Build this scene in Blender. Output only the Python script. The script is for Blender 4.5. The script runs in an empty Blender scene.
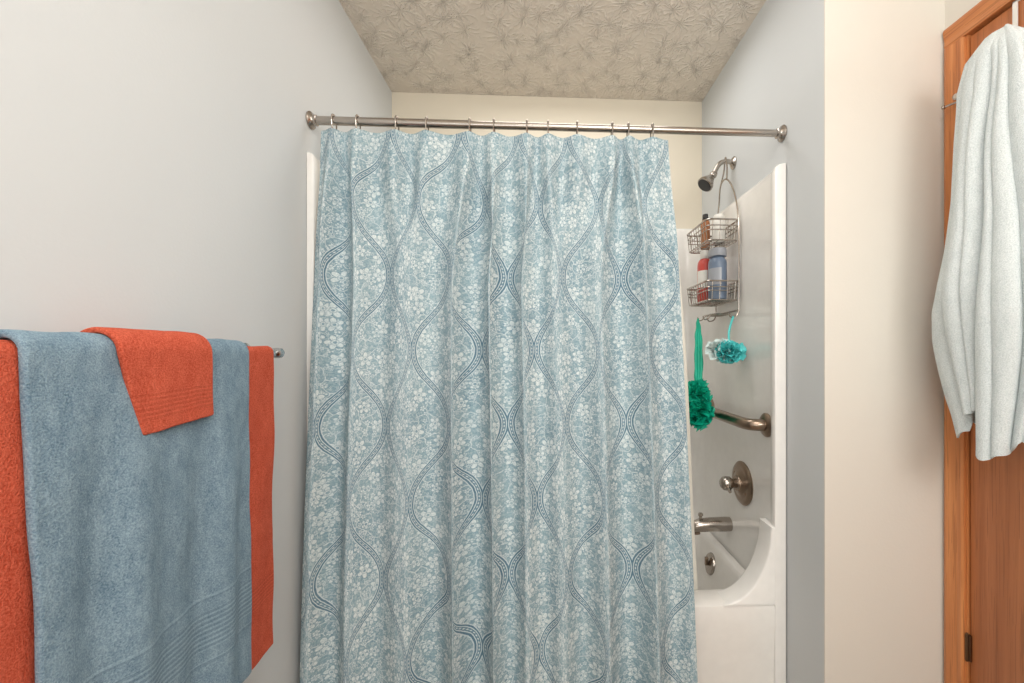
import bpy, bmesh, math, random
from mathutils import Vector, Matrix, noise
random.seed(7)
PI=math.pi
C=bpy.context.scene.collection
S=bpy.context.scene
S.view_settings.view_transform='Standard'
# ------------------------------------------------------------ camera model
F=435.0; TH=math.atan(0.054); PX,PY=566.5,353.0; CH=1.2
def t_of(u):
    k=(u-PX)/F; T=math.tan(TH)
    return (k+T)/(1-k*T)
def onX(u,v,X):
    Y=X/t_of(u); d=X*math.sin(TH)+Y*math.cos(TH)
    return Vector((X,Y,CH+(PY-v)/F*d))
def onY(u,v,Y):
    X=t_of(u)*Y; d=X*math.sin(TH)+Y*math.cos(TH)
    return Vector((X,Y,CH+(PY-v)/F*d))
cam=bpy.data.cameras.new('camera'); co=bpy.data.objects.new('camera',cam); C.objects.link(co)
cam.sensor_width=36; cam.lens=F/1024*36; cam.shift_x=-(PX-512)/1024; cam.shift_y=(PY-341.5)/1024
cam.clip_start=.02
co.location=(0,0,CH); co.rotation_euler=(PI/2,0,-TH); S.camera=co
# ------------------------------------------------------------ node helpers
def srgb(r,g,b):
    f=lambda c:(c/255/12.92) if c/255<=.04045 else ((c/255+.055)/1.055)**2.4
    return (f(r),f(g),f(b),1)
class NT:
    def __init__(s,name,rough=.5,metal=0,spec=.5):
        s.m=bpy.data.materials.new(name); s.m.use_nodes=True; s.t=s.m.node_tree
        s.b=s.t.nodes['Principled BSDF']; s.b.inputs['Roughness'].default_value=rough
        s.b.inputs['Metallic'].default_value=metal; s.b.inputs['Specular IOR Level'].default_value=spec
    def put(s,inp,v):
        if isinstance(v,bpy.types.NodeSocket): s.t.links.new(v,inp)
        else: inp.default_value=v
    def M(s,op,a,b=None,c=None,clamp=False):
        n=s.t.nodes.new('ShaderNodeMath'); n.operation=op; n.use_clamp=clamp
        for i,v in enumerate((a,b,c)):
            if v is not None: s.put(n.inputs[i],v)
        return n.outputs[0]
    def coord(s,kind='Object'):
        return s.t.nodes.new('ShaderNodeTexCoord').outputs[kind]
    def mapv(s,vec,scale=(1,1,1),loc=(0,0,0),rot=(0,0,0)):
        n=s.t.nodes.new('ShaderNodeMapping'); s.t.links.new(vec,n.inputs[0])
        n.inputs['Location'].default_value=loc; n.inputs['Scale'].default_value=scale; n.inputs['Rotation'].default_value=rot
        return n.outputs[0]
    def sep(s,vec):
        n=s.t.nodes.new('ShaderNodeSeparateXYZ'); s.t.links.new(vec,n.inputs[0]); return n.outputs
    def noise(s,vec,scale,detail=2,rough=.5,dist=0):
        n=s.t.nodes.new('ShaderNodeTexNoise'); s.t.links.new(vec,n.inputs['Vector'])
        n.inputs['Scale'].default_value=scale; n.inputs['Detail'].default_value=detail
        n.inputs['Roughness'].default_value=rough; n.inputs['Distortion'].default_value=dist
        return n.outputs['Fac']
    def vor(s,vec,scale,rnd=1,feature='F1'):
        n=s.t.nodes.new('ShaderNodeTexVoronoi'); n.voronoi_dimensions='2D'; n.feature=feature
        s.t.links.new(vec,n.inputs['Vector']); n.inputs['Scale'].default_value=scale; n.inputs['Randomness'].default_value=rnd
        return n.outputs
    def vsub(s,a,b):
        n=s.t.nodes.new('ShaderNodeVectorMath'); n.operation='SUBTRACT'; s.put(n.inputs[0],a); s.put(n.inputs[1],b); return n.outputs[0]
    def vadd_noise(s,vec,scale,amt):
        n=s.t.nodes.new('ShaderNodeTexNoise'); s.t.links.new(vec,n.inputs['Vector']); n.inputs['Scale'].default_value=scale
        a=s.vsub(n.outputs['Color'],(.5,.5,.5))
        k=s.t.nodes.new('ShaderNodeVectorMath'); k.operation='MULTIPLY_ADD'
        s.put(k.inputs[0],a); s.put(k.inputs[1],(amt,amt,amt)); s.put(k.inputs[2],vec); return k.outputs[0]
    def mix(s,f,a,b):
        n=s.t.nodes.new('ShaderNodeMix'); n.data_type='RGBA'
        s.put(n.inputs[0],f)
        cs=[i for i in n.inputs if i.type=='RGBA']; s.put(cs[0],a); s.put(cs[1],b)
        return [o for o in n.outputs if o.type=='RGBA'][0]
    def bump(s,h,strength=.3,dist=.002):
        n=s.t.nodes.new('ShaderNodeBump'); n.inputs['Strength'].default_value=strength; n.inputs['Distance'].default_value=dist
        s.put(n.inputs['Height'],h); s.t.links.new(n.outputs[0],s.b.inputs['Normal'])
    def col(s,c): s.put(s.b.inputs['Base Color'],c)
def wall_mat(name,c,c2=None,bs=.12):
    n=NT(name,.6,spec=.3); o=n.coord(); 
    n.col(n.mix(n.noise(o,1.2,2),c,c2 or tuple(x*.97 for x in c[:3])+(1,)))
    n.bump(n.noise(o,160,2),bs,.002); return n.m
m_left=wall_mat('paint_left_cool_light',srgb(215,218,219))  # bluish daylight cast on the side wall, put into its colour
m_alcr=wall_mat('paint_alcove_cool_light',srgb(213,216,217))  # same cool daylight cast coloured into the alcove side wall
m_warmlit=wall_mat('paint_warm_light',srgb(226,221,211))  # warm light on the facing walls, tinted into the base colour
m_back=wall_mat('paint_back_warm_light',srgb(231,222,204))  # back wall colour carries the warm light cast too
def ceiling_mat():
    n=NT('stomp_ceiling',.8,spec=.2); o=n.coord()
    h=None
    for sc,off in ((8,0),(11,3.3)):
        p=n.mapv(n.vadd_noise(o,12,.025),loc=(off,off*.7,0))
        v=n.vor(p,sc,.95); q=n.sep(n.vsub(p,v['Position'])); 
        ph=n.M('ARCTAN2',q[1],q[0]); r=v['Distance']
        st=n.M('SINE',n.M('ADD',n.M('MULTIPLY',ph,11),n.M('MULTIPLY',n.noise(o,30,3),12)))
        fade=n.M('SUBTRACT',1,n.M('MULTIPLY',r,1.3),clamp=True)
        k=n.M('MULTIPLY',n.M('POWER',n.M('MAXIMUM',st,0.0),1.5),fade)
        h=k if h is None else n.M('MAXIMUM',h,k)
    h=n.M('MULTIPLY',h,n.M('MULTIPLY',n.noise(o,50,3),1.8))
    n.col(n.mix(h,srgb(220,210,197),srgb(240,232,221)))
    n.bump(h,.8,.0065); return n.m
m_ceil=ceiling_mat()
def simple(name,c,rough=.4,metal=0,spec=.5,b=None,bd=.001):
    n=NT(name,rough,metal,spec); o=n.coord()
    n.col(n.mix(n.noise(o,30,2),c,tuple(x*.92 for x in c[:3])+(1,)))
    if b: n.bump(n.noise(o,b,2),.3,bd)
    return n.m
m_fib=simple('fiberglass',srgb(248,246,242),.16)
m_tub=simple('tub_fiberglass',srgb(247,244,239),.16)
m_nick=simple('brushed_nickel',srgb(180,172,164),.24,1)
m_chrome=simple('chrome',srgb(200,200,200),.15,1)
m_dark=simple('dark_nickel',srgb(156,138,122),.28,1)
m_brass=simple('hinge_bronze',srgb(120,95,75),.4,1)
m_floor=simple('vinyl_floor',srgb(150,135,115),.4)
m_white=simple('white_plastic',srgb(236,234,228),.35)
m_red=simple('red_plastic',srgb(208,82,74),.3)
m_navy=simple('steel_blue_plastic',srgb(112,128,150),.3)
m_grey=simple('grey_plastic',srgb(160,164,172),.3)
m_amber=simple('amber_plastic',srgb(170,110,70),.3)
m_black=simple('black_plastic',srgb(35,35,38),.4)
m_teal=simple('teal_mesh',srgb(0,178,146),.5)
m_teal2=simple('aqua_mesh',srgb(92,212,212),.5)
m_pale=simple('pale_mesh',srgb(225,240,238),.5)
def liner_mat():
    n=NT('liner_vinyl',.4); n.col(srgb(236,233,222)); return n.m
m_liner=liner_mat()
def oak(name,c1,c2,axis='z'):
    n=NT(name,.35); o=n.coord()
    sc={'z':(45,45,1.6),'y':(45,1.6,45)}[axis]
    g=n.noise(n.mapv(o,sc),1.0,5,.6,.6); f=n.noise(n.mapv(o,tuple(x*5 if x>5 else x*3 for x in sc)),1.0,2)
    g=n.M('MULTIPLY_ADD',n.M('SUBTRACT',g,.5),2.2,.5,clamp=True)
    c=n.mix(g,c1,c2); c=n.mix(n.M('MULTIPLY',n.M('GREATER_THAN',f,.6),.35),c,tuple(x*.5 for x in c1[:3])+(1,))
    n.col(c); n.bump(f,.15,.001); return n.m
m_oak=oak('oak_trim',srgb(182,108,60),srgb(218,146,90))
m_oaky=oak('oak_trim_head',srgb(182,108,60),srgb(218,146,90),'y')
m_door=oak('oak_door',srgb(166,98,56),srgb(198,126,80))
def terry(name,c,c2,bands=(),amt=.35,sheen=.3,dark=.35,streak=.8,bh=2.2,vb=1.2):
    n=NT(name,.95,spec=.1); o=n.coord(); uv=n.coord('UV'); s=n.sep(uv)
    f=n.noise(o,420,2,.7); g=n.noise(n.mapv(o,(1,1,.45)),50,4,.65)
    n.b.inputs['Sheen Weight'].default_value=sheen; n.b.inputs['Sheen Roughness'].default_value=.5
    n.b.inputs['Sheen Tint'].default_value=c2
    mixf=n.M('ADD',n.M('MULTIPLY_ADD',n.M('SUBTRACT',f,.5),2.4,.35),n.M('MULTIPLY_ADD',n.M('SUBTRACT',g,.5),streak*2.6,.12),clamp=True)
    h=n.M('ADD',n.M('MULTIPLY',f,1.0),n.M('MULTIPLY',g,vb))
    colr=n.mix(mixf,c,c2)
    for (a,b,ln) in bands:
        inb=n.M('MULTIPLY',n.M('GREATER_THAN',s[1],a),n.M('LESS_THAN',s[1],b))
        w=n.M('SINE',n.M('MULTIPLY',s[1],2*PI/ln))
        w=n.M('GREATER_THAN',w,.2)
        colr=n.mix(n.M('MULTIPLY',n.M('MULTIPLY',inb,w),amt),colr,tuple(min(1,x*1.25+.01) for x in c2[:3])+(1,))
        colr=n.mix(n.M('MULTIPLY',n.M('MULTIPLY',inb,n.M('SUBTRACT',1,w)),dark),colr,tuple(x*.75 for x in c[:3])+(1,))
        h=n.M('ADD',h,n.M('MULTIPLY',inb,n.M('MULTIPLY_ADD',w,bh,-bh*.6)))
    n.col(colr); n.bump(h,1.0,.0026); return n.m
m_tblue=terry('blue_terry',srgb(96,122,141),srgb(156,179,193),[(.435,.443,.016),(.462,.530,.0085),(.549,.557,.016)],.3,dark=.3,streak=.45,vb=.8,bh=1.5)
m_tcoral=terry('coral_terry',srgb(178,68,46),srgb(224,114,88),[(.50,.55,.008)],.15,dark=.2,streak=.3,sheen=.2,bh=1.2)
m_tcoral2=terry('coral_washcloth_terry',srgb(180,70,48),srgb(226,116,90),[(.058,.098,.007)],.12,dark=.2,bh=1.0,streak=.3,sheen=.2)
m_tmint=terry('pale_mint_terry',srgb(206,215,215),srgb(240,245,245),sheen=.05,streak=.3,vb=.6)
# ---- curtain print
def curtain_mat():
    n=NT('curtain_print',.8,spec=.2); uv=n.coord('UV'); 
    p=n.vadd_noise(uv,60,.003); s=n.sep(p); u,v=s[0],s[1]
    W,H,A=.148,.46,.066
    c=n.M('MULTIPLY',n.M('COSINE',n.M('MULTIPLY',v,2*PI/H)),A)
    dA=n.M('ABSOLUTE',n.M('WRAP',n.M('SUBTRACT',u,c),W,-W))
    dB=n.M('ABSOLUTE',n.M('WRAP',n.M('ADD',n.M('SUBTRACT',u,W),c),W,-W))
    d=n.M('MINIMUM',dA,dB)
    band=n.M('LESS_THAN',d,.0125)
    def ln(c0,w): return n.M('LESS_THAN',n.M('ABSOLUTE',n.M('SUBTRACT',d,c0)),w)
    def flower(scale,R0,rnd,pet,off,pw=.45):
        q0=n.mapv(p,loc=(off,off*1.7,0)); vo=n.vor(q0,scale,rnd); q=n.sep(n.vsub(q0,vo['Position']))
        r=n.M('SQRT',n.M('ADD',n.M('MULTIPLY',q[0],q[0]),n.M('MULTIPLY',q[1],q[1])))
        cc=n.sep(vo['Color'])
        ph=n.M('ADD',n.M('ARCTAN2',q[1],q[0]),n.M('MULTIPLY',cc[0],2.5133))
        lob=n.M('POWER',n.M('ABSOLUTE',n.M('COSINE',n.M('MULTIPLY',ph,pet/2))),pw)
        R=n.M('MULTIPLY',lob,n.M('MULTIPLY',n.M('MULTIPLY_ADD',cc[1],.45,.6),R0))
        f=n.M('MULTIPLY',n.M('SUBTRACT',R,r),800,clamp=True)
        cen=n.M('MULTIPLY',n.M('SUBTRACT',r,R0*.15),900,clamp=True)
        ring=n.M('SUBTRACT',1,n.M('MULTIPLY',n.M('LESS_THAN',n.M('ABSOLUTE',n.M('SUBTRACT',r,R0*.34)),R0*.06),.6))
        keep=n.M('SUBTRACT',1,n.M('MULTIPLY',n.M('SUBTRACT',n.M('MULTIPLY_ADD',R,1.0,R0*.16),r),800,clamp=True))
        return n.M('MULTIPLY',n.M('MULTIPLY',f,cen),ring),keep
    f1,k1=flower(19,.0235,.85,5,0,.6); f2,k2=flower(46,.0092,.9,5,5.1,.5); f3,k3=flower(95,.0042,1,4,2.3,.5)
    pv=n.vadd_noise(uv,26,.035)
    ve=n.vor(pv,28,1,'DISTANCE_TO_EDGE')['Distance']
    vine=n.M('MULTIPLY',n.M('LESS_THAN',ve,.034),.8)
    small=n.M('MAXIMUM',n.M('MULTIPLY',f2,.9),n.M('MULTIPLY',n.M('MAXIMUM',n.M('MULTIPLY',f3,.75),vine),k2))
    fl=n.M('MAXIMUM',n.M('MULTIPLY',f1,.95),n.M('MULTIPLY',small,k1))
    wear=n.M('MULTIPLY_ADD',n.noise(uv,240,2,.7),3.2,-.95,clamp=True)
    wear2=n.M('MULTIPLY_ADD',n.noise(uv,6,3),2.4,-.6,clamp=True)
    wear3=n.M('MULTIPLY_ADD',n.noise(n.mapv(uv,loc=(3,1,0)),16,3),2.4,-.35,clamp=True)
    fl=n.M('MULTIPLY',fl,n.M('MULTIPLY',n.M('MULTIPLY_ADD',wear,.5,.42),n.M('MULTIPLY_ADD',wear3,.35,.62)))
    fl=n.M('MULTIPLY',fl,n.M('SUBTRACT',1,n.M('MULTIPLY',band,.92)))
    dots=n.M('MULTIPLY',n.M('GREATER_THAN',n.M('SINE',n.M('MULTIPLY',v,2*PI/.011)),0.1),ln(.0,.0018))
    fl=n.M('MAXIMUM',fl,n.M('MULTIPLY',n.M('MAXIMUM',n.M('MAXIMUM',ln(.0053,.0011),ln(.0125,.0012)),dots),.62))
    g=n.M('MULTIPLY_ADD',n.noise(uv,150,3,.75),2.8,-1.0,clamp=True)
    base=n.mix(wear2,srgb(104,137,155),srgb(138,165,177))
    base=n.mix(n.M('MULTIPLY',g,n.M('MULTIPLY_ADD',band,-.45,.72)),base,srgb(188,207,211))
    dk=n.M('MAXIMUM',ln(.0028,.0012),ln(.0088,.0020))
    base=n.mix(n.M('MULTIPLY',dk,.8),base,srgb(80,115,136))
    n.col(n.mix(fl,base,srgb(238,243,241)))
    n.bump(n.noise(uv,500,2),.15,.0008)
    return n.m
m_curt=curtain_mat()
# ------------------------------------------------------------ object helpers
WL={}
def obj(name,bm,mat,parent=None,label=None,cat=None,group=None,kind=None,smooth=True,solid=0,sub=0,keep=False):
    me=bpy.data.meshes.new(name); bm.normal_update(); bm.to_mesh(me); bm.free()
    vs=[v.co for v in me.vertices]
    if keep: loc=Vector((0,0,0))
    else:
        lo=Vector([min(v[i] for v in vs) for i in range(3)]); hi=Vector([max(v[i] for v in vs) for i in range(3)])
        loc=Vector(((lo.x+hi.x)/2,(lo.y+hi.y)/2,lo.z)); me.transform(Matrix.Translation(-loc))
    o=bpy.data.objects.new(name,me); C.objects.link(o); me.materials.append(mat)
    if smooth:
        for p in me.polygons: p.use_smooth=True
        try: me.set_sharp_from_angle(angle=math.radians(40))
        except Exception: pass
    if parent: o.parent=parent; o.location=loc-WL[parent]
    else: o.location=loc
    WL[o]=loc
    if solid:
        m=o.modifiers.new('solid','SOLIDIFY'); m.thickness=solid; m.offset=0
    if sub:
        m=o.modifiers.new('sub','SUBSURF'); m.levels=sub; m.render_levels=sub
    if label: o['label']=label
    if cat: o['category']=cat
    if group: o['group']=group
    if kind: o['kind']=kind
    return o
def thing(name,loc,label,cat,group=None):
    o=bpy.data.objects.new(name,None); C.objects.link(o); o.location=loc; o['label']=label; o['category']=cat
    o.empty_display_size=.05
    if group: o['group']=group
    WL[o]=Vector(loc); return o
def box(bm,lo,hi,bev=0,seg=2):
    r=bmesh.ops.create_cube(bm,size=1); vs=r['verts']
    for v in vs:
        for i in range(3): v.co[i]=lo[i] if v.co[i]<0 else hi[i]
    if bev:
        es=list({e for v in vs for e in v.link_edges})
        bmesh.ops.bevel(bm,geom=es,offset=bev,segments=seg,affect='EDGES',profile=.5)
def BM(): return bmesh.new()
def tube(bm,pts,r,seg=8,closed=False):
    pts=[Vector(p) for p in pts]; n=len(pts); rings=[]
    rr=r if isinstance(r,(list,tuple)) else [r]*n
    prev=None
    for i,p in enumerate(pts):
        a=pts[(i-1)%n] if (closed or i>0) else p; b=pts[(i+1)%n] if (closed or i<n-1) else p
        t=(b-a).normalized()
        if prev is None:
            up=Vector((0,0,1)) if abs(t.z)<.9 else Vector((1,0,0)); x=t.cross(up).normalized()
        else: x=(prev-t*prev.dot(t)).normalized()
        prev=x; y=t.cross(x)
        rings.append([bm.verts.new(p+(x*math.cos(2*PI*k/seg)+y*math.sin(2*PI*k/seg))*rr[i]) for k in range(seg)])
    m=n if closed else n-1
    for i in range(m):
        A,B=rings[i],rings[(i+1)%n]
        for k in range(seg): bm.faces.new((A[k],A[(k+1)%seg],B[(k+1)%seg],B[k]))
    if not closed:
        bm.faces.new(rings[0][::-1]); bm.faces.new(rings[-1])
def smoothpath(pts,n=8,closed=False):
    P=[Vector(p) for p in pts]; out=[]; N=len(P); rng=N if closed else N-1
    for i in range(rng):
        if closed: a,b,c,d=P[(i-1)%N],P[i],P[(i+1)%N],P[(i+2)%N]
        else: a,b,c,d=P[max(i-1,0)],P[i],P[i+1],P[min(i+2,N-1)]
        for k in range(n):
            t=k/n; out.append(.5*((2*b)+(c-a)*t+(2*a-5*b+4*c-d)*t*t+(3*b-a-3*c+d)*t**3))
    if not closed: out.append(P[-1])
    return out
def lathe(bm,prof,loc,axis=(0,0,1),seg=28,sx=1,sy=1):
    q=Vector((0,0,1)).rotation_difference(Vector(axis)).to_matrix(); rings=[]
    for r,h in prof:
        rings.append([bm.verts.new(Vector(loc)+q@Vector((max(r,1e-5)*sx*math.cos(2*PI*k/seg),max(r,1e-5)*sy*math.sin(2*PI*k/seg),h))) for k in range(seg)])
    for A,B in zip(rings,rings[1:]):
        for k in range(seg): bm.faces.new((A[k],A[(k+1)%seg],B[(k+1)%seg],B[k]))
    bm.faces.new(rings[0][::-1]); bm.faces.new(rings[-1])
def sheet(fn,ns,nt,uvs=(1,1),closed=False):
    bm=BM(); uvl=bm.loops.layers.uv.new('UVMap')
    cols=ns if closed else ns+1
    V=[[bm.verts.new(fn(i/ns,j/nt)) for i in range(cols)] for j in range(nt+1)]
    for j in range(nt):
        for i in range(ns):
            i2=(i+1)%cols
            f=bm.faces.new((V[j][i],V[j][i2],V[j+1][i2],V[j+1][i]))
            for l,(a,b) in zip(f.loops,((i,j),(i+1,j),(i+1,j+1),(i,j+1))): l[uvl].uv=(a/ns*uvs[0],b/nt*uvs[1])
    return bm
def ss(a,b,x):
    x=min(1,max(0,(x-a)/(b-a))); return x*x*(3-2*x)
def interp(xs,ys,x):
    if x<=xs[0]: return ys[0]
    for a,b,c,d in zip(xs,xs[1:],ys,ys[1:]):
        if x<=b: return c+(d-c)*(x-a)/(b-a)
    return ys[-1]
# ------------------------------------------------------------ room
XL,XA,XR=-.706,.771,1.117; YB,YF,YC=2.075,1.152,-1.4; ZC=2.42
def wall(name,lo,hi,m):
    b=BM(); box(b,lo,hi); return obj(name,b,m,kind='structure',smooth=False)
wall('floor',(XL-.1,YC-.1,-.05),(XR+.6,YB+.1,0),m_floor)
wall('ceiling',(XL-.1,YC-.1,ZC),(XR+.2,YB+.1,ZC+.05),m_ceil)
wall('wall_left',(XL-.1,YC,0),(XL,YB,ZC),m_left)
wall('wall_back',(XL-.1,YB,0),(XA,YB+.1,ZC),m_back)
wall('wall_rear',(XL-.1,YC-.1,0),(XR+.1,YC,ZC),m_warmlit)
wall('wall_alcove_right',(XA,YF+.004,0),(XA+.1,YB+.1,ZC),m_alcr)
b=BM(); box(b,(XA,YF,0),(XR+.1,YF+.004,ZC)); obj('wall_facing',b,m_warmlit,kind='structure',smooth=False)
DY0,DY1,DZ=.30,1.086,2.035
b=BM(); box(b,(XR,YC,0),(XR+.1,DY0-.012,ZC)); box(b,(XR,DY1+.012,0),(XR+.1,YF,ZC)); box(b,(XR,DY0-.012,DZ+.012),(XR+.1,DY1+.012,ZC))
obj('wall_right',b,m_warmlit,kind='structure',smooth=False)
def base(name,lo,hi):
    b=BM(); box(b,lo,hi,.004); obj(name,b,m_oak,kind='structure')
base('baseboard_left',(XL,YC,0),(XL+.012,1.33,.085))
base('baseboard_facing',(XA,YF-.012,0),(XR-.018,YF,.085))
base('baseboard_right',(XR-.012,YC+.013,0),(XR,DY0-.07,.085))
base('baseboard_rear',(XL+.013,YC,0),(XR-.013,YC+.012,.085))
def casing(bm,a,bq,inner,outer,horizontal=False):
    prof=[(0,0),(0,.006),(.006,.009),(.02,.0075),(.034,.010),(.05,.012),(.058,.010),(.06,0)]
    prof2=[(w/.06,h) for w,h in prof]
    ra=[];rb=[]
    for w,h in prof2:
        c=inner+(outer-inner)*w
        if horizontal: ra.append(bm.verts.new((XR-h,a,c))); rb.append(bm.verts.new((XR-h,bq,c)))
        else: ra.append(bm.verts.new((XR-h,c,a))); rb.append(bm.verts.new((XR-h,c,bq)))
    for i in range(len(ra)-1): bm.faces.new((ra[i],ra[i+1],rb[i+1],rb[i]))
    bm.faces.new(ra[::-1]); bm.faces.new(rb)
b=BM(); casing(b,0,DZ+.002,DY1+.006,DY1+.060); casing(b,0,DZ+.002,DY0-.006,DY0-.06)
obj('trim_1',b,m_oak,kind='structure',smooth=False)
b=BM(); casing(b,DY0-.06,DY1+.06,DZ+.004,DZ+.058,True); obj('trim_2',b,m_oaky,kind='structure',smooth=False)
b=BM(); box(b,(XR,DY1+.002,0),(XR+.1,DY1+.012,DZ+.012)); box(b,(XR,DY0-.012,0),(XR+.1,DY0-.002,DZ+.012)); box(b,(XR,DY0-.002,DZ+.004),(XR+.1,DY1+.002,DZ+.012))
obj('trim_3',b,m_oak,kind='structure',smooth=False)
b=BM(); box(b,(XR+.004,DY0,.012),(XR+.039,DY1-.002,DZ-.004),.002)
door=obj('door_1',b,m_door,kind='structure')
for hz in (.425,1.86):
    b=BM(); lathe(b,[(.0035,0),(.004,.004),(.004,.066),(.0035,.070),(.0025,.074)],(XR-.002,DY1+.001,hz-.036),seg=14)
    box(b,(XR-.001,DY1-.007,hz-.034),(XR+.005,DY1+.002,hz+.034)); obj('hinge',b,m_brass,parent=door)
b=BM(); tube(b,[(XR-.004,DY1,1.868),(XR-.02,DY1-.006,1.868),(XR-.040,DY1-.010,1.866)],.0032); lathe(b,[(.007,0),(.009,.003),(.009,.009),(.006,.012)],(XR-.038,DY1-.009,1.866),(-1,-.6,0),16)
tube(b,[(XR-.006,DY1,1.868),(XR-.020,DY1+.022,1.868),(XR-.030,DY1+.036,1.866)],.0032); lathe(b,[(.004,0),(.006,.002),(.006,.006),(.004,.008)],(XR-.029,DY1+.035,1.866),(-.6,.8,0),12)
obj('door_stop',b,m_nick,parent=door,label='hinge pin door stop with round bumper')
b=BM(); lathe(b,[(.03,0),(.03,.004),(.012,.008),(.011,.03),(.022,.038),(.027,.05),(.022,.062),(.0,.066)],(XR+.004,DY0+.07,.95),(-1,0,0)); obj('door_knob',b,m_nick,parent=door)
# ------------------------------------------------------------ tub and surround
tub=thing('bathtub_shower_unit',((XL+XA)/2,1.72,0),'white moulded fiberglass bathtub with wall surround behind the curtain','bathtub')
TL,TR=XL+.026,XA-.026
def rrect(x0,x1,y0,y1,rad,z,n=8):
    out=[]
    for cx,cy,a0 in ((x1-rad,y1-rad,0),(x0+rad,y1-rad,PI/2),(x0+rad,y0+rad,PI),(x1-rad,y0+rad,1.5*PI)):
        for k in range(n+1):
            a=a0+PI/2*k/n; out.append((cx+rad*math.cos(a),cy+rad*math.sin(a),z))
    return out
YT=1.341
b=BM(); rings=[rrect(TL,TR,YT+.010,2.05,.008,.0),rrect(TL,TR,YT+.003,2.05,.008,.30),rrect(TL,TR,YT,2.05,.01,.385),rrect(TL+.003,TR-.003,YT+.004,2.047,.012,.400),rrect(TL+.012,TR-.008,YT+.015,2.04,.02,.407),
 rrect(TL+.06,TR-.030,YT+.088,2.03,.10,.407),rrect(TL+.07,TR-.036,YT+.096,2.022,.11,.402),rrect(TL+.078,TR-.042,YT+.104,2.016,.11,.385),rrect(TL+.10,TR-.055,YT+.116,2.0,.12,.32),rrect(TL+.18,TR-.09,YT+.14,1.985,.13,.16),rrect(TL+.22,TR-.12,YT+.16,1.965,.13,.10),rrect(TL+.27,TR-.17,YT+.20,1.93,.12,.08)]
RV=[[b.verts.new(p) for p in r] for r in rings]
for A,B in zip(RV,RV[1:]):
    n=len(A)
    for k in range(n): b.faces.new((A[k],A[(k+1)%n],B[(k+1)%n],B[k]))
b.faces.new(RV[-1])
tb=obj('tub',b,m_tub,parent=tub)
YS=1.338
inner=[(XA-.003,YS),(XA-.03,YS),(XA-.036,YS+.003),(XA-.038,YS+.010),(XA-.037,YS+.02),(XA-.030,YS+.04),(XA-.024,YS+.055)]
inner+=[(XA-.024,y) for y in (1.6,1.8,1.97)]
rad=.08; cx,cy=XA-.024-rad,2.052-rad
inner+=[(cx+rad*math.cos(a*PI/16),cy+rad*math.sin(a*PI/16)) for a in range(1,9)]
mid=(XL+XA)/2
left=[((XL+(XA-x)*(.6 if y<1.5 else 1)),y) for x,y in inner][::-1]
path=inner+left
def outer(p):
    x,y=p
    if x>mid: return (XA-.002,min(y,2.073)) if y<1.98 else ((x,2.073) if x<XA-.09 else (XA-.002,2.073))
    return (XL+.002,min(y,2.073)) if y<1.98 else ((x,2.073) if x>XL+.09 else (XL+.002,2.073))
b=BM(); lv=[]
def lerp2(a,c,t): return (a[0]+(c[0]-a[0])*t,a[1]+(c[1]-a[1])*t)
for z,t in ((.0,0),(.41,0),(.9,0),(1.38,0),(1.775,0),(1.79,.1),(1.798,.35),(1.80,.7),(1.80,1),):
    lv.append([b.verts.new((*lerp2(p,outer(p),t),z)) for p in path])
lv.append([b.verts.new((*outer(p),0)) for p in path])
for A,B in zip(lv,lv[1:]):
    for k in range(len(path)-1): b.faces.new((A[k],A[k+1],B[k+1],B[k]))
obj('wall_surround',b,m_fib,parent=tub)
b=BM(); box(b,(XL+.11,2.03,1.30),(XA-.11,2.056,1.335),.01,3); obj('ledge',b,m_fib,parent=tub)
def gusset(sgn):
    b=BM(); x0=XA-.028 if sgn>0 else XL+.028; yb=YT+.085
    secs=[(YS+.003,.007),(YS+.005,.003),(YS+.010,0),(yb-.010,0),(yb-.003,.003),(yb,.007)]
    N=22; SA=[];SW=[]
    for y,ins in secs:
        ra=[];rw=[]
        for k in range(N+1):
            a=k/N*PI/2
            x=x0-sgn*(.020+.155*(1-math.cos(a))); z=.407+.240*(1-math.sin(a))
            x+=sgn*(1-math.sin(a)*.3)*ins*.6; z+=(-.5-.5*math.sin(a))*ins*.6
            z=max(z,.402+.0002*k) if k<N else .402
            ra.append(b.verts.new((x,y,z))); rw.append(b.verts.new((x0+.003*sgn,y,z)))
        SA.append(ra); SW.append(rw)
    for i in range(len(secs)-1):
        for k in range(N): b.faces.new((SA[i][k],SA[i][k+1],SA[i+1][k+1],SA[i+1][k]))
        b.faces.new((SA[i][0],SA[i+1][0],SW[i+1][0],SW[i][0]))
    for i in (0,-1):
        for k in range(N): b.faces.new((SA[i][k],SW[i][k],SW[i][k+1],SA[i][k+1]))
    bmesh.ops.recalc_face_normals(b,faces=b.faces)
    obj('splash_corner',b,m_fib,parent=tub)
gusset(1); gusset(-1)
p=onX(711,564,TR-.052)
b=BM(); lathe(b,[(.043,0),(.044,.006),(.040,.013),(.012,.016),(0,.016)],p+Vector((.004,0,0)),(-1,0,.2)); ovf=obj('overflow_plate',b,m_nick,parent=tub)
b=BM(); box(b,(p.x-.026,p.y-.006,p.z-.004),(p.x-.012,p.y+.006,p.z+.03),.003); obj('trip_lever',b,m_dark,parent=ovf)
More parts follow.
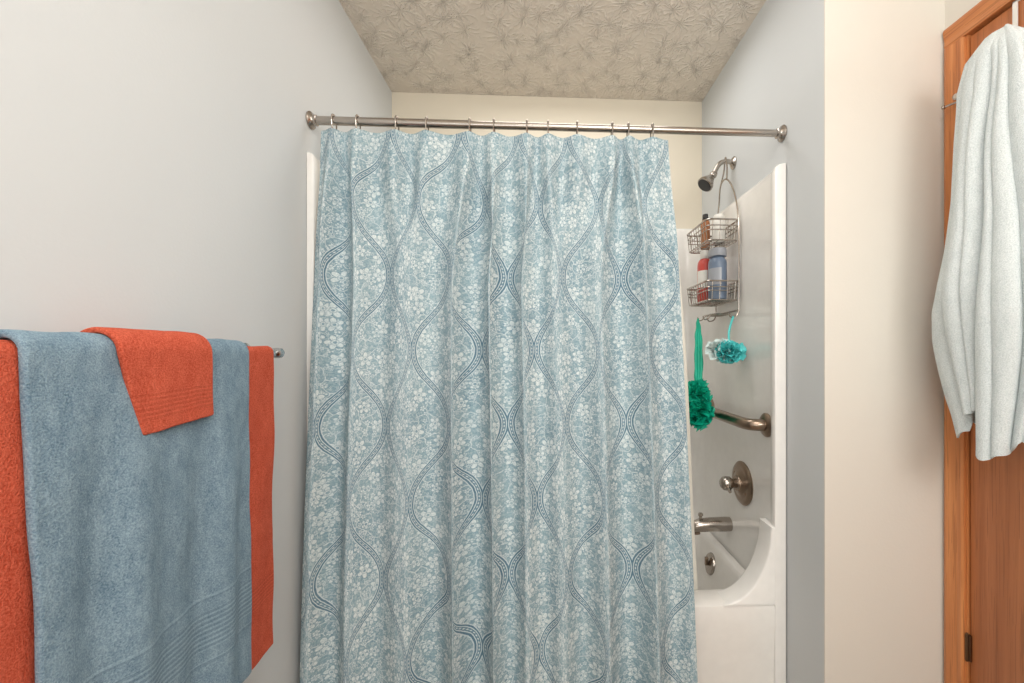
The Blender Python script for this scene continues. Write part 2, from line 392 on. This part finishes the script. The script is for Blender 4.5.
# ------------------------------------------------------------ fixtures
XS=XA-.024
p=onX(734,163,XA)
sh=thing('shower_head',p,'brushed metal shower head on a bent arm above the wire caddy','shower head')
b=BM(); lathe(b,[(.025,0),(.025,.004),(.018,.010),(.011,.014)],p,(-1,0,0)); obj('flange',b,m_nick,parent=sh)
hd=onY(709,180,p.y)
b=BM(); arm=smoothpath([p+Vector((-.004,0,0)),p+Vector((-.03,0,.006)),p+Vector((-.06,0,-.005)),Vector((hd.x+.022,p.y,hd.z+.030))],6); tube(b,arm,.0095,12); obj('arm',b,m_nick,parent=sh)
ax=Vector((-.62,-.15,-.72)).normalized(); s0=hd-ax*.032
b=BM(); lathe(b,[(.010,-.012),(.013,-.006),(.015,.004),(.012,.012),(.016,.02),(.026,.042),(.032,.052),(.033,.062),(.030,.065)],s0,ax); obj('head',b,m_nick,parent=sh)
b=BM(); lathe(b,[(.029,.0655),(.027,.0675),(.01,.068),(0,.068)],s0,ax); obj('spray_face',b,m_black,parent=sh)
armtop=p+Vector((-.035,0,.006))
# grab bar
f1=onX(767,425,XS); zb=f1.z
gb=thing('grab_bar',(XS,1.64,zb),'brushed metal grab bar on the side wall of the shower','grab bar')
y0,y1=f1.y,1.90
b=BM(); xo=XS-.060
tube(b,smoothpath([(XS-.004,y0,zb),(XS-.03,y0+.002,zb),(xo+.008,y0+.018,zb),(xo,y0+.055,zb),(xo,y0+.12,zb),(xo,y1-.12,zb),(xo,y1-.055,zb),(xo+.008,y1-.018,zb),(XS-.03,y1-.002,zb),(XS-.004,y1,zb)],6),.020,16); obj('bar',b,m_dark,parent=gb)
for y in (y0,y1):
    b=BM(); lathe(b,[(.040,0),(.040,.005),(.034,.011),(.018,.014)],(XS,y,zb),(-1,0,0)); obj('flange',b,m_dark,parent=gb)
# valve
p=onX(743,483,XS)
vt=thing('shower_valve',p,'round brushed metal shower valve with knob handle above the tub spout','faucet valve')
b=BM(); lathe(b,[(.080,0),(.081,.004),(.076,.009),(.060,.013),(.056,.012),(.042,.018),(.03,.022),(.028,.026)],p,(-1,0,0),40); obj('escutcheon',b,m_dark,parent=vt)
b=BM(); lathe(b,[(.018,.018),(.016,.040),(.020,.046),(.025,.052),(.026,.064),(.024,.076),(.016,.084),(0,.086)],p,(-1,0,0)); kb=obj('handle',b,m_nick,parent=vt)
b=BM(); tube(b,[p+Vector((-.066,-.015,-.008)),p+Vector((-.068,-.035,-.014)),p+Vector((-.070,-.048,-.017))],[.008,.007,.006],10); obj('lever',b,m_nick,parent=kb)
for a in (0.6,3.7):
    b=BM(); lathe(b,[(.005,.010),(.005,.016),(0,.017)],p+Vector((0,math.cos(a)*.052,math.sin(a)*.052)),(-1,0,0),10); obj('screw',b,m_dark,parent=vt)
# spout
p=onX(730,524,XS)
sp=thing('tub_spout',p,'brushed metal tub spout below the shower valve','tub spout')
q=lambda dx,dz:p+Vector((dx,0,dz))
b=BM(); tube(b,[q(0,0),q(-.02,0),q(-.08,0),q(-.12,-.002),q(-.14,-.006),q(-.152,-.014),q(-.156,-.02)],[.027,.028,.027,.026,.024,.02,.012],20); obj('body',b,m_nick,parent=sp)
b=BM(); lathe(b,[(.006,0),(.006,.014),(.01,.017),(.01,.024),(.006,.027)],q(-.12,.02),(0,0,1),12); obj('diverter',b,m_nick,parent=sp)
b=BM(); lathe(b,[(.016,0),(.016,.018)],q(-.138,-.034),(0,0,1),16); obj('outlet',b,m_dark,parent=sp)
# ------------------------------------------------------------ caddy
cyc=1.71; CW=.12; X0,X1=.625,.737
cd=thing('shower_caddy',(.70,cyc,1.35),'wire shower caddy with two baskets hanging from the shower arm','shower caddy')
b=BM(); R=.0032
fr=[(X1,cyc-CW*.9,1.36),(X1,cyc-CW*.9,1.5),(X1,cyc-CW*.88,1.70),(X1-.002,cyc-CW*.6,1.82),(X1-.012,cyc-.03,1.885),(X1-.012,cyc+.03,1.885),(X1-.002,cyc+CW*.6,1.82),(X1,cyc+CW*.88,1.70),(X1,cyc+CW*.9,1.5),(X1,cyc+CW*.9,1.36)]
tube(b,smoothpath(fr,6),R,8)
tube(b,smoothpath([(X1-.012,cyc-.028,1.885),(armtop.x-.002,cyc-.01,1.94),(armtop.x,armtop.y,armtop.z+.015),(armtop.x+.002,cyc+.03,1.94),(X1-.012,cyc+.03,1.885)],8),R,8)
obj('frame',b,m_nick,parent=cd)
def basket(zr,zb_,x0):
    b=BM()
    def loop(z,ins,r):
        a0,a1,b0,b1=x0+ins,X1-.003,cyc-CW+ins,cyc+CW-ins; pts=rrect(a0,a1,b0,b1,.022,z,5); tube(b,pts,r,6,True)
    loop(zr,0,.0036); loop(zr-.022,.002,.0022); loop((zr+zb_)/2,.004,.002); loop(zb_,.008,.0026)
    for k in range(9):
        y=cyc-CW+.02+(2*CW-.04)*k/8
        tube(b,[(x0,y,zr),(x0+.008,y,zb_),(X1-.01,y,zb_),(X1-.004,y,zr)],.0016,5)
    for k in range(4):
        x=x0+.022+(X1-x0-.04)*k/3
        tube(b,[(x,cyc-CW,zr),(x,cyc-CW+.008,zb_),(x,cyc+CW-.008,zb_),(x,cyc+CW,zr)],.0016,5)
    obj('basket',b,m_nick,parent=cd)
basket(1.70,1.625,.61); basket(1.470,1.400,.61)
b=BM()
a0=.66; tube(b,rrect(a0,X1-.003,cyc-.055,cyc+.055,.02,1.352,5),.0025,6,True)
for k in range(5): tube(b,[(a0,cyc-.04+.02*k,1.352),(X1-.003,cyc-.04+.02*k,1.352)],.0014,5)
for y in (cyc-.108,cyc+.108):
    tube(b,smoothpath([(X1,y,1.36),(X1-.01,y,1.34),(X1-.03,y,1.335),(X1-.04,y,1.35)],5),.0028,6)
tube(b,[(X1,cyc-.108,1.362),(X1,cyc+.108,1.362)],.0028,6)
for y in (cyc-.03,cyc+.03):
    tube(b,smoothpath([(a0,y,1.352),(a0-.012,y,1.335),(a0-.026,y,1.332),(a0-.032,y,1.345)],5),.0024,6)
obj('soap_tray',b,m_nick,parent=cd)
def bottle(name,x,y,z,h,r,m,capm,label,sy=.8,capf=.16,lab=None,cr=.6):
    t=thing(name,(x,y,z),label,'bottle','bottles in the shower caddy'); hb=h*(1-capf)
    b=BM(); lathe(b,[(r*.88,0),(r,.005),(r,hb*.5),(r,hb*.84),(r*.93,hb*.92),(r*.7,hb*.98),(r*cr*.9,hb)],(x,y,z),seg=24,sx=sy,sy=1); bd=obj('body',b,m,parent=t)
    b=BM(); lathe(b,[(r*cr,hb),(r*cr*1.05,hb+.003),(r*cr,h-.004),(r*cr*.85,h)],(x,y,z),seg=20,sx=sy,sy=1); obj('cap',b,capm,parent=t)
    if lab:
        b=BM(); n=10; A=[];B=[]
        for k in range(n+1):
            a=PI+(-.8+1.6*k/n)+.75; A.append(b.verts.new((x+(r+.0006)*sy*math.cos(a),y+(r+.0006)*math.sin(a),z+hb*.34))); B.append(b.verts.new((x+(r+.0006)*sy*math.cos(a),y+(r+.0006)*math.sin(a),z+hb*.72)))
        for k in range(n): b.faces.new((A[k],A[k+1],B[k+1],B[k]))
        obj('printed_label',b,lab,parent=bd)
bz2=1.404; bz1=1.629
bottle('shampoo_bottle',.662,1.752,bz2,.215,.035,m_red,m_white,'red shampoo bottle with a pale printed label in the lower caddy basket',lab=m_white)
bottle('body_wash_bottle',.676,1.655,bz2,.200,.042,m_navy,m_grey,'steel blue body wash bottle with grey cap in the lower caddy basket',lab=m_grey,cr=.95)
bottle('conditioner_bottle',.672,1.77,bz1,.145,.023,m_amber,m_black,'small amber bottle with dark cap in the upper caddy basket')
bottle('lotion_bottle',.685,1.665,bz1,.110,.030,m_white,m_white,'small white bottle in the upper caddy basket',cr=.8)
# ------------------------------------------------------------ poufs
def pouf(bm,c,r,n,sx=1,sz=1,seed=1,amp=.18,spread=0,ed=.10):
    rnd=random.Random(seed)
    for _ in range(n):
        ax=Vector((rnd.gauss(0,1),rnd.gauss(0,1),rnd.gauss(0,1))).normalized()
        off=Vector((rnd.uniform(-.25,.25)*r,rnd.uniform(-.25,.25)*r,rnd.uniform(-1,1)*spread))
        rot=Vector((0,0,1)).rotation_difference(ax).to_matrix(); R=r*rnd.uniform(.75,1.0); ph=rnd.random()*7; w=rnd.choice((5,6,7,9)); rings=[]
        for i,f in enumerate((.15,.45,.75,1.0)):
            ring=[]
            for k in range(44):
                a=2*PI*k/44; q=Vector((R*f*math.cos(a),R*f*math.sin(a),R*amp*2.2*f*f*math.sin(w*a+ph)))
                if f==1.0: q*=1+ed*math.sin(3*w*a+ph)
                q=rot@q; ring.append(bm.verts.new(Vector(c)+off+Vector((q.x*sx,q.y*sx,q.z*sz))))
            rings.append(ring)
        for A,B in zip(rings,rings[1:]):
            for k in range(44): bm.faces.new((A[k],A[(k+1)%44],B[(k+1)%44],B[k]))
c1=onX(697,403,.602)
t=thing('bath_pouf',(c1.x,c1.y,c1.z-.1),'long teal mesh bath pouf hanging on a teal strap beside the grab bar','bath sponge')
b=BM(); pouf(b,c1+Vector((0,0,.035)),.047,16,1,1.1,3,.2,.02); pouf(b,c1+Vector((.004,0,-.04)),.054,18,1,1.0,8,.22,.022); obj('mesh_body',b,m_teal,parent=t)
hk=Vector((.630,cyc+.03,1.336))
b=BM()
for sgn in (-1,0,1):
    pts=smoothpath([c1+Vector((0,0,.05)),Vector((c1.x+.008+.010*sgn,c1.y+.004,c1.z+.12)),hk+Vector((.009*sgn,-.006,-.07)),hk+Vector((0,0,.004))],8)
    n_=len(pts); tube(b,pts,[.009-.005*(i/(n_-1))+.0015*math.sin(i*1.3+sgn) for i in range(n_)],8)
obj('strap',b,m_teal,parent=t)
c2=onX(730,352,.685)
t=thing('bath_pouf',(c2.x,c2.y,c2.z-.055),'round aqua and white mesh pouf hanging from the caddy near the front','bath sponge')
b=BM(); pouf(b,c2,.048,34,1,.95,11,.10,0,.03); obj('mesh_body',b,m_teal2,parent=t)
b=BM(); pouf(b,c2+Vector((-.018,.022,.006)),.052,16,1,.95,17,.10,0,.03); obj('pale_mesh',b,m_pale,parent=t,label='white mesh layer on the left')
b=BM(); hk2=Vector((X1-.022,cyc-.108,1.337)); tube(b,smoothpath([c2,c2+Vector((0,.01,.07)),hk2],8),.004,6); obj('cord',b,m_teal2,parent=t)
# ------------------------------------------------------------ rod, hooks, curtain
YR=1.36
e0=onY(311,121,YR); e1=onY(784,133,YR); ZR=(e0.z+e1.z)/2
rd=thing('shower_rod',((XL+XA)/2,YR,ZR),'brushed metal tension rod spanning the shower opening','shower rod')
xm=onY(470,125,YR).x
b=BM(); tube(b,[(XL+.006,YR,ZR),(xm,YR,ZR)],.0128,20); obj('outer_tube',b,m_nick,parent=rd)
b=BM(); tube(b,[(xm-.01,YR,ZR),(XA-.006,YR,ZR)],.0112,20); obj('inner_tube',b,m_nick,parent=rd)
for x,d in ((XL,1),(XA,-1)):
    b=BM(); lathe(b,[(.025,0),(.026,.004),(.024,.007),(.018,.010),(.016,.014),(.016,.02),(.0135,.022)],(x,YR,ZR),(d,0,0)); obj('end_flange',b,m_nick,parent=rd)
HU=[334,358,397,427,470,494,527,548,577,612,628,652]
HX=[onY(u,125,YR).x for u in HU]
ordn=['first','second','third','fourth','fifth','sixth','seventh','eighth','ninth','tenth','eleventh','twelfth']
b=BM()
pts=smoothpath([(0,.008,-.042),(0,.013,-.03),(0,.0165,-.008),(0,.013,.012),(0,0,.0185),(0,-.013,.012),(0,-.0165,-.008),(0,-.010,-.028),(0,-.002,-.042),(0,.004,-.047),(0,.008,-.042)],5)
tube(b,[Vector(p)+Vector((HX[0],YR,ZR)) for p in pts],.0021,6)
for yy in (-.012,0,.012): 
    r=bmesh.ops.create_uvsphere(b,u_segments=10,v_segments=8,radius=.0036); bmesh.ops.translate(b,verts=r['verts'],vec=(HX[0],YR+yy,ZR+.0165-(.006 if yy else 0)))
h0=obj('curtain_hook',b,m_nick,label='first curtain hook from the left on the shower rod',cat='curtain hook',group='hooks along the shower rod')
for i in range(1,12):
    h=h0.copy(); C.objects.link(h); h.location=h0.location+Vector((HX[i]-HX[0],0,0)); h['label']=ordn[i]+' curtain hook from the left on the shower rod'
HT=ZR-.036; ZBOT=.10
YBOT=1.275
xl_t,xr_t=onY(323,135,YR).x,onY(667,141,YR).x
xl_b,xr_b=XL+.012,onY(697,683,YBOT).x
sk=[0]+[(i+.5)/12 for i in range(12)]+[1]; xk=[xl_t]+HX+[xr_t]
def fold(a):
    return math.cos(a)*.85+.2*math.cos(2*a)
def curt(s,t):
    s2=min(max(s,0),1)
    xt=interp(sk,xk,s2); w=ss(0,.30,t)
    lin=xl_t+(xr_t-xl_t)*s2
    xtop=xt*(1-w)+lin*w
    e0_,e1_=(xl_b-xl_t)*t**.9,(xr_b-xr_t)*t**.9
    x=xtop+e0_*(1-s2)+e1_*s2
    b_=ss(.02,.22,t)
    ph1=2*PI*12*s2; ph2=2*PI*(9.5*s2+.20*math.sin(2*PI*1.7*s2+.5)+.04*math.sin(2.5*t+s2*5))+.6
    A=.009+.030*ss(0,.12,t)+.012*t
    am=.80+.35*math.sin(2*PI*2.3*s2+1.0+1.2*t)
    f=(1-b_)*math.cos(ph1)+b_*(fold(ph2)*am)
    endk=min(1,8*(1-s2)+.35,8*s2+.35)
    y=YR-.006-(YR-.006-YBOT-.008)*ss(-.25,1,t)+A*f*.9*endk-.016*ss(0,.2,t)
    x+=(.008*ss(0,.2,t)*(1-b_)*math.sin(ph1)*.6+.018*b_*math.sin(ph2)*am)*endk
    y+=noise.noise(Vector((s2*5,t*1.6,1.3)))*.005*ss(0,.3,t)
    x+=noise.noise(Vector((s2*3,t*1.6,7.7)))*.008*ss(0,.3,t)*min(1,4*s2,4*(1-s2))
    fr=(s2*12)%1; sag=.006*abs(math.cos(PI*fr))*(1-ss(0,.06,t))
    z=HT+.006-sag-(HT-ZBOT)*t
    if z<.46: y=min(y,YS-.008)
    return (max(x,XL+.006),y,z)
bm=sheet(curt,560,230,(1.85,1.83))
curtain=obj('shower_curtain',bm,m_curt,label='blue and white floral ogee print shower curtain hanging in folds from the rod',cat='shower curtain',solid=.0012)
def lin(s,t):
    z=HT-.004+(.22-HT)*t
    y=1.386+.10*ss(.3,.93,t)+.004*math.sin(2*PI*7*s+2)*ss(0,.2,t)
    xr=onY(669,141,1.386).x+(onY(698.5,590,1.483).x-onY(669,141,1.386).x)*min(1,t*1.12)
    xl=-.60
    return (xl+(xr-xl)*s,y,z)
bm=sheet(lin,160,60,(1,1)); obj('curtain_liner',bm,m_liner,label='plain off-white liner just behind the patterned curtain edge',cat='curtain liner',solid=.0006)
# ------------------------------------------------------------ towel bar and towels
BX,BZ=XL+.075,1.200; By0,By1=.43,1.068
tbr=thing('towel_bar',(XL,.75,BZ),'metal towel bar on the left wall holding the blue and coral towels','towel bar')
b=BM(); tube(b,[(BX,By0-.01,BZ),(BX,By1+.01,BZ)],.008,16); obj('bar',b,m_chrome,parent=tbr)
for y in (By0,By1):
    b=BM(); lathe(b,[(.024,0),(.024,.004),(.016,.010),(.009,.016),(.008,.055),(.011,.062),(.0125,.075),(.011,.086),(.006,.090)],(XL,y,BZ),(1,0,0)); obj('bracket',b,m_chrome,parent=tbr)
def drape(y0f,y1f,r,zf,zbk,th,seed,wav=.006,skew=None,nt=200,ns=70,lean=0):
    Lb=BZ-zbk; Lf=BZ-zf; arc=PI*r; T=Lb+arc+Lf
    def fn(s,t):
        d=t*T
        y=y0f+(y1f-y0f)*s
        if d<Lb: x,z,hang,side=BX-r,zbk+d,(Lb-d),-1
        elif d<Lb+arc:
            a=PI*(d-Lb)/arc; x,z,hang,side=BX-r*math.cos(a),BZ+r*math.sin(a),0,0
        else: x,z,hang,side=BX+r,BZ-(d-Lb-arc),(d-Lb-arc),1
        if side>=0:
            k=ss(0,.35,hang)
            x+=side*k*(wav*math.sin(2*PI*2.2*s+seed+1.5*hang)+wav*.6*math.sin(2*PI*4.3*s+seed*2+3*hang)) + side*lean*hang
            x+=side*.004*noise.noise(Vector((y*14,z*9,seed)))*ss(0,.06,hang)
            if skew: y=skew(s,y,hang,Lf)
            y+=.004*noise.noise(Vector((s*2,z*6,seed+5)))*k
        z+=.0025*noise.noise(Vector((y*20,seed,hang)))
        return (x,y,z)
    bm=sheet(fn,ns,nt,((y1f-y0f),T)); 
    uvl=bm.loops.layers.uv.active
    for f in bm.faces:
        for l in f.loops: l[uvl].uv.y=l[uvl].uv.y-Lb-arc
    return bm
def towel(name,bm,mat,th,label,cat='towel',group=None):
    o=obj(name,bm,mat,label=label,cat=cat,group=group,solid=th); 
    m=o.modifiers.new('bev','BEVEL'); m.width=th*.42; m.segments=3; m.limit_method='ANGLE'; m.angle_limit=math.radians(60)
    return o
YBL,YBR=onX(20,400,-.602).y,onX(251,400,-.602).y
YCR=onX(273,400,-.618).y
towel('bath_towel',drape(.455,YCR,.0122,.532,.55,.007,1.0,.003),m_tcoral,.007,'coral bath towel spread on the bar underneath the blue towel')
def sk0(s,y,hang,Lf): return y+.022*(1-s)*hang/Lf+.006*(1-s)
towel('bath_towel',drape(YBL,YBR,.0222,.542,.575,.010,2.2,.009,lean=.012,skew=sk0),m_tblue,.010,'dusty blue bath towel hanging over the coral towel')
cw0,cw1=onX(90,330,BX+.012).y+.018,onX(209,337,BX+.025).y-.006
bl,br=onX(143,437,-.592).y+.006,onX(216,412,-.592).y
def sk1(s,y,hang,Lf):
    k=hang/Lf; return (cw0+(bl-cw0)*k)*(1-s)+(cw1+(br-cw1)*k)*s
bm=drape(cw0,cw1,.0325,1.082,1.10,.008,4.0,.003,skew=sk1,nt=80,ns=44)
for v in bm.verts:
    if v.co.x>BX+.02 and v.co.z<BZ: 
        s_=(v.co.y-bl)/(br-bl); v.co.z+=(.012*(s_-.5))*(BZ-v.co.z)/.12
towel('washcloth',bm,m_tcoral2,.009,'small coral washcloth folded over the top of the blue towel','washcloth')
# ------------------------------------------------------------ towel on the door
HY=.972
b=BM(); box(b,(XR-.001,HY-.005,1.90),(XR+.002,HY+.005,DZ-.001)); box(b,(XR-.001,HY-.005,DZ-.0035),(XR+.043,HY+.005,DZ-.0005)); box(b,(XR+.0405,HY-.005,DZ-.05),(XR+.043,HY+.005,DZ-.001))
hookt=thing('over_door_hook',(XR,HY,1.90),'thin white over-door hook strap above the pale towel','door hook')
obj('strap',b,m_white,parent=hookt,smooth=False)
b=BM(); tube(b,smoothpath([(XR-.001,HY,1.97),(XR-.004,HY,1.92),(XR-.02,HY,1.885),(XR-.04,HY,1.885),(XR-.046,HY,1.905)],6),.004,10); obj('prong',b,m_white,parent=hookt)
zs=[.93,.99,1.03,1.10,1.18,1.26,1.34,1.42,1.55,1.70,1.82,1.885,1.925]
hw=[.088,.102,.114,.130,.148,.154,.143,.127,.106,.094,.082,.060,.022]
hx=[.066,.068,.070,.072,.074,.074,.068,.062,.058,.054,.048,.040,.016]
CX=1.036; HC=.930
VAL=[(1.15,.20,.08),(.72,.46,.085),(.36,.22,.06),(.02,.52,.09),(-.33,.24,.06),(-.62,.42,.10),(-1.05,.30,.10),(-1.6,.3,.15),(-2.3,.3,.2),(2.4,.25,.2)]
def hang(s,t):
    a=2*PI*s-PI
    ztop=1.925
    dr=[c0+.10*math.sin(2.4*t+i*1.7) for i,(c0,_,_) in enumerate(VAL)]
    far=ss(dr[1]-.02,dr[1]+.03,a); mid_=ss(dr[3]-.02,dr[3]+.03,a)
    # stepped hem: far lobe medium, short lobe between, near lobe longest
    hem=far*1.012+(mid_-far*mid_)*1.050+(1-mid_)*(.985-.02*math.cos(3.5*a))
    zb_=hem+.014*math.sin(4*a+.5)+.005*math.sin(11*a)
    z=ztop-(ztop-zb_)*t
    zz=.93+(z-zb_)*(ztop-.93)/(ztop-zb_)
    A=interp(zs,hw,zz); B=interp(zs,hx,zz)
    rr=1.0
    for i,(c0,dp,w0) in enumerate(VAL):
        dlt=abs((a-dr[i]+PI)%(2*PI)-PI)
        rr-=dp*(ss(0,.15,t)*(.85+.3*math.sin(4*t+i*2)))*math.exp(-(dlt/w0)**1.15)
    rr+=.05*math.sin(4*a+2.5*t)*ss(0,.3,t)
    y=HC+A*math.sin(a)*(rr*.7+.3)*1.03
    x=CX-B*math.cos(a)*rr
    x+=.010*noise.noise(Vector((math.cos(a)*1.2,math.sin(a)*1.2,z*4))); y+=.010*noise.noise(Vector((math.cos(a),math.sin(a)+7,z*4)))
    lim=XR-.010-(.016 if y>DY1-.03 else 0)
    return (max(.945,min(x,lim)),min(y,YF-.03),z)
bm=sheet(hang,520,150,(1,1),closed=True)
towel('hanging_towel',bm,m_tmint,.004,'pale mint white towel bunched on the oak door hook')
# ------------------------------------------------------------ lights
def area(name,loc,rot,size,power,col,sy=None):
    l=bpy.data.lights.new(name,'AREA'); l.energy=power; l.size=size; l.color=col
    if sy: l.shape='RECTANGLE'; l.size_y=sy
    o=bpy.data.objects.new(name,l); C.objects.link(o); o.location=loc; o.rotation_euler=rot
def aim(loc,tgt): return (Vector(tgt)-Vector(loc)).to_track_quat('-Z','Y').to_euler()
area('ceiling_lamp',(.25,.1,2.40),(0,0,0),.7,9.8,(1,.988,.968))
L=(.80,-1.0,1.85); area('vanity_lamp',L,aim(L,(-.1,1.4,1.1)),1.0,20,(1,.988,.968),.6)
L=(-.35,-1.2,1.3); area('cool_fill',L,aim(L,(.4,1.4,1.0)),.9,8,(.95,.98,1),.9)  # added cool fill from behind the camera, no window modelled
area('ceiling_fill',(.2,.45,1.95),(PI,0,0),.5,7.2,(1,.988,.968))  # added upward fill to brighten the ceiling, not a fixture
area('ceiling_fill',(.2,-.7,1.9),(PI,0,0),.6,8.5,(1,.988,.968))  # second added ceiling fill, behind the camera
area('alcove_fill',(.12,1.62,2.38),(0,0,0),.8,4.2,(1,.988,.968),.35)  # added fill that brightens the alcove and surround, no fixture here
w=bpy.data.worlds.new('world'); S.world=w; w.use_nodes=True
w.node_tree.nodes['Background'].inputs[0].default_value=(.8,.85,.9,1); w.node_tree.nodes['Background'].inputs[1].default_value=.3
